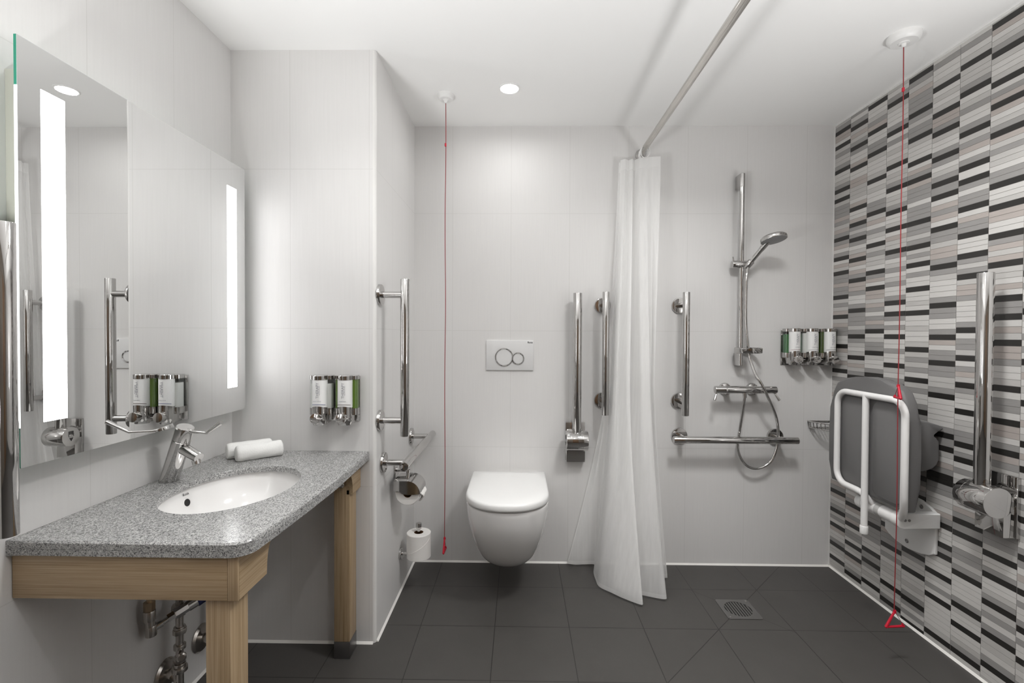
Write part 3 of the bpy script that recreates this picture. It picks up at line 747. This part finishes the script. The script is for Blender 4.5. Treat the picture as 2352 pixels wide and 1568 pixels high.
hp = [(1.114, -.09, .887), (1.11, -.085, .837), (1.104, -.065, .725), (1.099, -.05, .635), (1.11, -.05, .576), (1.145, -.05, .528), (1.193, -.05, .513), (1.243, -.05, .531), (1.277, -.05, .57), (1.3, -.05, .658), (1.274, -.08, .773), (1.206, -.125, .886), (1.174, -.125, .949), (1.154, -.11, .99), (1.137, -.085, 1.074), (1.127, -.08, 1.16), (1.120, -.078, 1.246), (1.118, -.08, 1.332), (1.119, -.08, 1.46), (1.132, -.068, 1.520)]
b = B((1.19, -.05, .505)); b.sweep(catmull(hp, 8), .0068, 14)
tag(b.obj('shower_hose', M['chrome'], ang=60), 'chrome shower hose looping down behind the low horizontal rail', 'hose')

mx = thing('shower_mixer', 'chrome thermostatic bar mixer with two small levers under the riser', 'shower mixer', (1.115, 0, .91))
b = B(mx.location); b.cyl((.968, -.085, .9125), (1.268, -.085, .9125), .0185, seg=36, bev=.002); bd = b.obj('body', M['chrome'], mx)
for x0, x1 in ((1.018, 1.026), (1.205, 1.2065)):
    b = B(mx.location); b.cyl((x0, -.085, .9125), (x1, -.085, .9125), .0189, seg=36); b.obj('body_ring', M['steel'], bd)
for x in (1.052, 1.190):
    b = B(mx.location); b.lathe([(.031, 0), (.031, .006), (.027, .012), (.016, .014), (.015, .075)], (x, 0, .908), (0, -1, 0)); b.obj('rosette', M['chrome'], mx)
b = B(mx.location); b.sweep([(.976, -.085, .897), (.972, -.090, .885), (.962, -.097, .862)], [.0042, .005, .0065], 16); b.obj('lever', M['chrome'], mx)
b = B(mx.location); b.sweep([(1.262, -.085, .897), (1.267, -.090, .885), (1.279, -.097, .862)], [.0042, .005, .0065], 16); b.obj('lever', M['chrome'], mx)
b = B(mx.location); b.cyl((1.113, -.088, .898), (1.114, -.089, .874), .0105, .0088); b.obj('outlet', M['chrome'], mx)

sb = thing('corner_soap_basket', 'small chrome wire soap basket in the shower corner behind the seat', 'soap basket', (1.5946, 0, .71))
b = B(sb.location)
R0 = .118
def arc(r, z): return [(XR - .002 - r * math.sin(a), -.002 - r * math.cos(a), z) for a in [PI / 2 * k / 20 for k in range(21)]]
b.sweep(arc(R0, .747), .0035, 10); b.sweep(arc(R0 - .006, .715), .003, 10)
b.sweep([(XR - .005, -.005, .747), (XR - .005, -R0, .747)], .003, 10); b.sweep([(XR - .005, -.005, .747), (XR - R0, -.005, .747)], .003, 10)
b.sweep([(XR - .005, -.005, .715), (XR - R0 + .006, -.005, .715)], .003, 10)
for k in range(0, 21, 2):
    p, q2 = arc(R0, .747)[k], arc(R0 - .006, .715)[k]; b.sweep([p, q2], .002, 8)
b.obj('rim', M['chrome'], sb)
b = B(sb.location)
for k in range(1, 8):
    x = XR - .004 - .0145 * k; w = math.sqrt(max(0, (R0 - .006) ** 2 - (XR - x) ** 2)); b.sweep([(x, -.005, .715), (x, -w - .002, .715)], .0017, 8)
b.obj('wire_base', M['chrome'], sb)

dr = thing('floor_drain', 'square steel floor drain with round slotted grate in the shower floor', 'drain', (.950, -.396, 0))
b = B(dr.location); cx, cy = .950, -.396; N = 64; Hs = .0725; Rr = .056
sq, ci = [], []
for k in range(N):
    a = 2 * PI * (k + .5) / N; c_, s_ = math.cos(a), math.sin(a); m_ = max(abs(c_), abs(s_)); sq.append((cx + Hs * c_ / m_, cy + Hs * s_ / m_)); ci.append((cx + Rr * c_, cy + Rr * s_))
b.rings([ring(sq, .0005), ring(sq, .0022), ring(ci, .0022), ring(ci, -.004)], (False, False)); b.obj('frame', M['draingrey'], dr)
b = B(dr.location)
for k in range(-4, 5):
    x = k * .0118; hw = math.sqrt(Rr ** 2 - x ** 2) - .001; b.box((cx + x - .0032, cy - hw, -.003), (cx + x + .0032, cy + hw, .0020), .0005, 1)
b.obj('grate', M['draingrey'], dr)
b = B(dr.location); b.lathe([(Rr, .0006), (.001, .0008)], (cx, cy, 0)); b.obj('drain_well', M['darkgap'], dr)  # flat disc coloured dark for the shade below the grate
b = B(dr.location)
for sx, sy in ((-1, -1), (1, 1)): b.lathe([(.004, .0022), (.004, .003), (.002, .0034)], (cx + sx * .060, cy + sy * .060, 0))
b.obj('screw', M['chrome'], dr)

# ------------------------------------------------------------------ folding shower seat
ss = thing('shower_stool', 'grey and white wall-mounted shower seat folded up on the mosaic wall', 'shower seat', (XR, -.50, .33))
b = B(ss.location)
pl = []
for y, z in [(-.690, .535), (-.701, .62), (-.704, .75), (-.701, .86), (-.690, .935), (-.668, .975), (-.625, .9985), (-.56, 1.010), (-.49, 1.014), (-.43, 1.010), (-.36, .9985), (-.312, .975), (-.287, .935), (-.272, .86), (-.266, .75), (-.268, .62), (-.282, .535)]: pl.append((1.4125, y, z))
b.prism(pl, (0, 0, 0), (.046, 0, 0), .012, 4); pad = b.obj('seat_pad', M['greyplast'], ss, ang=50)
b = B(ss.location)
for y0, y1 in ((-.690, -.535), (-.500, -.362)):
    b.prism([(1.4065, y, z) for y, z in rrect(y0, y1, .555, .925, .035)], (0, 0, 0), (.008, 0, 0), .003, 2)
b.obj('pad_panel', M['greyplast'], pad)
b = B(ss.location); full = [(1.395, y, z) for y, z in rrect(-.709, -.347, .548, .944, .055, 8)]
top_left, top_right, low_right = full[0:9], full[9:18], full[27:36]     # far top, near top, far bottom corner
path = [(1.440, -.640, .495), (1.428, -.662, .512), (1.410, -.690, .545), (1.398, -.705, .60), (1.395, -.709, .68)] + list(reversed(top_right)) + list(reversed(top_left)) + list(reversed(low_right)) + [(1.395, -.470, .548), (1.397, -.492, .545), (1.405, -.505, .536), (1.425, -.510, .512), (1.445, -.510, .492)]
b.sweep(path, .0122, 20); b.obj('seat_frame', M['wmetal'], ss)
b = B(ss.location); b.sweep([(1.393, -.517, .944), (1.393, -.517, .395)], .0122, 20); lg = b.obj('leg', M['wmetal'], ss)
b = B(ss.location); b.cyl((1.393, -.517, .385), (1.393, -.517, .418), .0145, seg=24, bev=.003); b.obj('leg_cap', M['wplast'], lg)
b = B(ss.location); b.cyl((1.445, -.450, .487), (1.445, -.632, .487), .0255, seg=32, bev=.003); pv = b.obj('pivot_bar', M['wmetal'], ss)
b = B(ss.location); b.cyl((1.445, -.528, .487), (1.445, -.552, .487), .0259, seg=32); b.obj('pivot_collar', simple('light_grey_plastic', '#b9b8b6', .5), pv)
b = B(ss.location)
pl = [(1.583, .514), (1.46, .514)] + [(1.446 + .029 * math.cos(a), .487 + .029 * math.sin(a)) for a in [PI / 2 + PI * k / 12 for k in range(1, 13)]] + [(1.583, .458)]
for y0 in (-.646, -.455):
    b = B(ss.location); b.prism([(x, y0, z) for x, z in pl], (0, 0, 0), (0, .032, 0), .003, 2)
    b.obj('hinge_arm', M['wplast'], ss)
b = B(ss.location)
pl = [(-.625, .352), (-.625, .508), (-.60, .522), (-.56, .537), (-.50, .5425), (-.44, .537), (-.40, .522), (-.378, .508), (-.378, .352), (-.40, .338), (-.44, .324), (-.50, .318), (-.56, .324), (-.60, .338)]
b.prism([(1.582, y, z) for y, z in pl], (0, 0, 0), (.0125, 0, 0), .004, 2); b.obj('wall_plate', M['wplast'], ss)
for y, z in ((-.562, .512), (-.495, .348)):
    b = B(ss.location); b.lathe([(.0085, 0), (.0085, .001), (.006, .0025), (.003, .001)], (1.582, y, z), (-1, 0, 0), 20); b.obj('screw', M['foot'], ss)
for x in (1.452, 1.467):
    b = B(ss.location); b.lathe([(.0052, 0), (.0052, .001), (.0035, .0018), (.002, .001)], (x, -.646, .489), (0, -1, 0), 20); b.obj('screw', M['foot'], ss)
b = B(ss.location)      # moulded backrest behind the folded seat
pl = [(1.475, .868), (1.53, .861), (1.566, .849), (1.583, .842), (1.588, .835), (1.583, .829), (1.565, .825), (1.548, .819), (1.544, .811), (1.547, .801), (1.557, .795), (1.571, .791), (1.5735, .78), (1.5735, .722), (1.566, .700), (1.549, .684), (1.52, .674), (1.475, .672)]
b.prism([(x, -.648, z) for x, z in pl], (0, 0, 0), (0, .36, 0), .006, 3); b.obj('backrest', M['greyplast'], ss, ang=45)
b = B(ss.location)
for y in (-.60, -.34): b.box((1.57, y - .015, .71), (XR, y + .015, .78), .003)
b.obj('backrest_mount', M['greyplast'], ss)

# ------------------------------------------------------------------ curtain, rod, rings
rd = thing('curtain_rod', 'long straight steel curtain rod running under the ceiling to the back wall', 'curtain rod', (.613, -1.2, 2.10))
b = B(rd.location); b.cyl((.613, -.004, 2.098), (.613, -2.6, 2.098), .0142, seg=32); b.obj('tube', M['rodm'], rd)
b = B(rd.location); b.lathe([(.026, 0), (.026, .006), (.02, .012), (.0165, .022)], (.613, 0, 2.098), (0, -1, 0)); b.obj('wall_flange', M['chrome'], rd)
b = B(rd.location); b.cyl((.613, -2.55, 2.098), (.613, -2.55, ZC), .008); b.obj('ceiling_hanger', M['chrome'], rd)

cu = thing('shower_curtain', 'sheer white shower curtain gathered at the wall end of the rod', 'curtain', (.52, -.12, .02))
CP = [  # top (z 2.05), middle (z 1.18), foot
    ((.500, -.020), (.446, -.026), (.250, -.030)), ((.512, -.026), (.455, -.034), (.292, -.040)), ((.520, -.026), (.462, -.040), (.338, -.036)),
    ((.512, -.040), (.463, -.050), (.392, -.040)), ((.502, -.052), (.463, -.080), (.372, -.110)), ((.510, -.062), (.463, -.115), (.370, -.190)),
    ((.522, -.070), (.465, -.150), (.378, -.250)), ((.534, -.060), (.470, -.160), (.425, -.300)), ((.542, -.052), (.486, -.150), (.470, -.345)),
    ((.548, -.064), (.505, -.185), (.535, -.392)), ((.556, -.074), (.528, -.200), (.536, -.360)), ((.562, -.060), (.520, -.150), (.470, -.300)),
    ((.570, -.052), (.530, -.130), (.440, -.262)), ((.578, -.066), (.548, -.185), (.500, -.290)), ((.590, -.084), (.572, -.225), (.575, -.322)),
    ((.606, -.090), (.596, -.240), (.654, -.346)), ((.622, -.094), (.612, -.220), (.660, -.300)), ((.640, -.098), (.622, -.180), (.668, -.220)),
    ((.662, -.102), (.634, -.170), (.690, -.170)), ((.686, -.104), (.638, -.190), (.720, -.160))]
NS = 7
tops = catmull([(p[0][0], p[0][1], 2.052) for p in CP], NS); mids = catmull([(p[1][0], p[1][1], 1.18) for p in CP], NS); bots = catmull([(p[2][0], p[2][1], .012) for p in CP], NS)
NZ = 64
def cpoint(i, z):
    a, m_, c_ = bots[i], mids[i], tops[i]
    zm = .95
    if z > zm:
        t = (z - zm) / (2.052 - zm); t = t * .75 + .25 * t * t * (3 - 2 * t); x = m_.x + (c_.x - m_.x) * t; y = m_.y + (c_.y - m_.y) * t
    else:
        t = ((zm - z) / (zm - .012)) ** 1.3; x = m_.x + (c_.x - m_.x) * 0 + (a.x - m_.x) * t; y = m_.y + (a.y - m_.y) * t
    w = math.sin(PI * min(1, max(0, (2.06 - z) / 2.06)))
    x += .0040 * w * math.sin(i * .42 + z * .9)
    y += .0070 * w * math.sin(i * .36 + 1.0 + z * .8)
    return (x, min(y, -.008), z)
def sheet(zs, name, mat, parent, n0=0, n1=None):
    b = B(cu.location); vs = [[b.bm.verts.new(cpoint(i, z)) for i in range(n0, n1 or len(tops))] for z in zs]
    for j in range(len(zs) - 1):
        for i in range(len(vs[0]) - 1): b.bm.faces.new((vs[j][i], vs[j][i + 1], vs[j + 1][i + 1], vs[j + 1][i]))
    return b.obj(name, mat, parent, ang=180)
sheet([.030 + (2.000 - .030) * k / NZ for k in range(NZ + 1)], 'curtain_sheet', M['curtain'], cu)
sheet([.012, .018, .024, .030], 'bottom_hem', M['hem'], cu)
sheet([2.000, 2.012, 2.024, 2.036, 2.052], 'top_hem', M['hem'], cu)
hz = [.030 + (2.000 - .030) * k / NZ for k in range(NZ + 1)]
cpoint0 = cpoint
def cpoint(i, z): x, y, zz = cpoint0(i, z); return (x, y - .0012, zz)
sheet(hz, 'side_hem', M['hem'], cu, 0, 2); sheet(hz, 'side_hem', M['hem'], cu, len(tops) - 2)
ringp = [(-.060, 9), (-.074, 0), (-.088, 0), (-.100, 0)]
lab = ['white curtain ring nearest the wall flange', 'white curtain ring second from the wall', 'white curtain ring third from the wall', 'white curtain ring at the loose front edge of the curtain']
r0 = None
for (y, _), l_ in zip([(-.052, 0), (-.064, 0), (-.078, 0), (-.098, 0)], lab):
    if r0 is None:
        b = B(); b.sweep([(.021 * math.cos(a), .004 * math.sin(2 * a), -.010 + .030 * math.sin(a)) for a in [2 * PI * k / 32 for k in range(32)]], .0022, 10, closed=True)
        r0 = b.obj('curtain_ring', M['wplast'], ang=60); r0.location = (.613, y, 2.088); tag(r0, l_, 'curtain ring', 'rings on the curtain rod')
    else:
        c_ = r0.copy(); COL.objects.link(c_); c_.location = (.613, y, 2.088); c_['label'] = l_

# ------------------------------------------------------------------ emergency pull cords
def pull(x, y, R, hgt, zbead, handles, label):
    t = thing('alarm_pull_cord', label, 'pull cord', (x, y, ZC), 'red alarm pull cords')
    b = B(t.location); b.lathe([(R, 0), (R, hgt * .45), (R * .93, hgt * .8), (R * .8, hgt), (R * .34, hgt), (R * .32, hgt + .003), (.009, hgt + .004)], (x, y, ZC), (0, 0, -1), 48); bs = b.obj('ceiling_rose', M['wplast'], t)
    zz = ZC - hgt - .003
    b = B(t.location); b.lathe([(.008, 0), (.0065, .010), (.003, .012)], (x, y, zz), (0, 0, -1), 20); b.obj('nozzle', M['wplast'], bs)
    zb_ = handles[-1][0]
    pts = []
    n = 40
    for k in range(n + 1):
        f = k / n; pts.append((x + .0012 * math.sin(f * 17), y + .001 * math.cos(f * 13), zz - .008 + (zb_ - zz + .008) * f))
    b = B(t.location); b.sweep(pts, .0016, 8); cd = b.obj('cord', M['redcord'], t)
    b = B(t.location); b.sweep([(x, y, zbead + .008), (x, y, zbead + .006), (x, y, zbead - .006), (x, y, zbead - .008)], [.002, .0042, .0042, .002], 12); b.obj('bead', M['red'], cd)
    for zt, w, h, ang, tilt in handles:
        b = B(t.location); d = Vector((math.cos(ang), math.sin(ang), 0))
        top = Vector((x, y, zt)); l_ = top - d * w * (.5 + tilt) + Vector((0, 0, -h)); r_ = top + d * w * (.5 - tilt) + Vector((0, 0, -h))
        b.sweep([top, top + (l_ - top) * .5, l_, l_ + (r_ - l_) * .06], [.0035, .0045, .005, .0045], 12); b.sweep([l_, (l_ + r_) / 2, r_], [.0045, .0042, .0045], 12)
        b.sweep([top + Vector((0, 0, .004)), top + Vector((0, 0, -.006))], [.0045, .0055], 12); b.sweep([r_, r_ + (top - r_) * .16], [.0045, .003], 12)
        hd_ = b.obj('handle', M['red'], t)
        b = B(t.location); b.sweep([r_, top + (r_ - top) * .12], [.0009, .0009], 8); b.obj('handle_string', M['redcord'], hd_)
    return t
pull(-.332, -.318, .036, .022, 2.024, [(.262, .055, .058, math.radians(88), 0)], 'red alarm cord hanging from a small ceiling rose beside the toilet')
pull(1.358, -.722, .050, .026, 2.055, [(1.004, .055, .045, math.radians(70), -.1), (.190, .068, .056, math.radians(5), -.02)], 'red alarm cord hanging from a larger ceiling rose by the shower seat')

# ------------------------------------------------------------------ lights
def downlight(x, y, label, power, spread=120, size=.075):
    t = thing('ceiling_downlight', label, 'downlight', (x, y, ZC), 'recessed ceiling downlights')
    b = B(t.location); b.lathe([(.046, 0), (.046, .003), (.042, .005), (.0385, .004), (.0385, .0005)], (x, y, ZC), (0, 0, -1), 40, (False, False)); b.obj('trim_ring', M['wplast'], t)
    b = B(t.location); b.lathe([(.0385, .0025), (.001, .0028)], (x, y, ZC), (0, 0, -1), 40); b.obj('lens', M['lens'], t)
    la = bpy.data.lights.new('downlight_lamp', 'AREA'); la.shape = 'DISK'; la.size = size; la.energy = power; la.color = (1, .995, .985); la.spread = math.radians(spread)
    lo = bpy.data.objects.new('downlight_lamp', la); COL.objects.link(lo); lo.parent = t; lo.location = (0, 0, -.006)
    return t
downlight(-.047, -.374, 'small round recessed ceiling downlight above the toilet', .75, 168)
downlight(.72, -1.22, 'recessed downlight in the middle of the ceiling, out of sight above', 8.2, 150, .3)
downlight(-.50, -1.30, 'recessed downlight in front of the mirror, out of sight above', 1.2, 130, .12)
downlight(.25, -2.10, 'recessed downlight behind the viewer', 1.5, 150)
def fill_light(x, y, z, sx, label, power, inward, forward, spread):  # made-up fixture out of view, added to brighten ceiling and room
    t = thing('added_fill_light', label, 'added fill light', (x, y, z))
    b = B(t.location); b.prism([(x, y - .25, z - .07), (x + sx * .10, y - .25, z - .015), (x + sx * .10, y - .25, z), (x, y - .25, z)], (0, 0, 0), (0, .5, 0), .004); b.obj('trough', M['wplast'], t)
    la = bpy.data.lights.new('fill_lamp', 'AREA'); la.shape = 'RECTANGLE'; la.size = .09; la.size_y = .48; la.energy = power; la.color = (1, 1, 1); la.spread = math.radians(spread)
    lo = bpy.data.objects.new('fill_lamp', la); COL.objects.link(lo); lo.parent = t; lo.location = (sx * .055, 0, .012)
    d = Vector((sx * inward, forward, 1)); lo.rotation_euler = d.to_track_quat('-Z', 'Y').to_euler()
fill_light(XW, -2.05, .95, 1, 'added fill light on the basin side, unseen beside the viewer', 17, .40, .0, 140)
fill_light(XR, -2.00, .95, -1, 'added fill light on the shower side, unseen beside the viewer', 12, .40, .05, 140)

w = bpy.data.worlds.new('world'); scene.world = w; w.use_nodes = True
w.node_tree.nodes['Background'].inputs[0].default_value = (.05, .05, .05, 1)

# ------------------------------------------------------------------ camera
f_px, pitch, yaw, rollc = 1085.333, -.01438, -.01516, .00446
cyw, syw = math.cos(yaw), math.sin(yaw)
fwd = Vector((syw * math.cos(pitch), cyw * math.cos(pitch), math.sin(pitch)))
r_0 = Vector((cyw, -syw, 0)); u_0 = r_0.cross(fwd)
rv = r_0 * math.cos(rollc) + u_0 * math.sin(rollc); uv = -r_0 * math.sin(rollc) + u_0 * math.cos(rollc)
cam = bpy.data.cameras.new('camera'); cam.sensor_width = 36; cam.lens = 36 * f_px / 2352; cam.clip_start = .02
co = bpy.data.objects.new('camera', cam); COL.objects.link(co)
m = Matrix((( rv.x, uv.x, -fwd.x, 0), (rv.y, uv.y, -fwd.y, -2.43192), (rv.z, uv.z, -fwd.z, 1.17966), (0, 0, 0, 1)))
co.matrix_world = m; scene.camera = co

scene.view_settings.view_transform = 'Standard'; scene.view_settings.look = 'None'
scene.view_settings.exposure = 0.88; scene.view_settings.gamma = 1.0; scene.view_settings.use_curve_mapping = False
cy_ = scene.cycles
cy_.use_denoising = True; cy_.max_bounces = 14; cy_.diffuse_bounces = 8; cy_.glossy_bounces = 8; cy_.transparent_max_bounces = 16
cy_.caustics_reflective = False; cy_.caustics_refractive = False; cy_.sample_clamp_indirect = 6
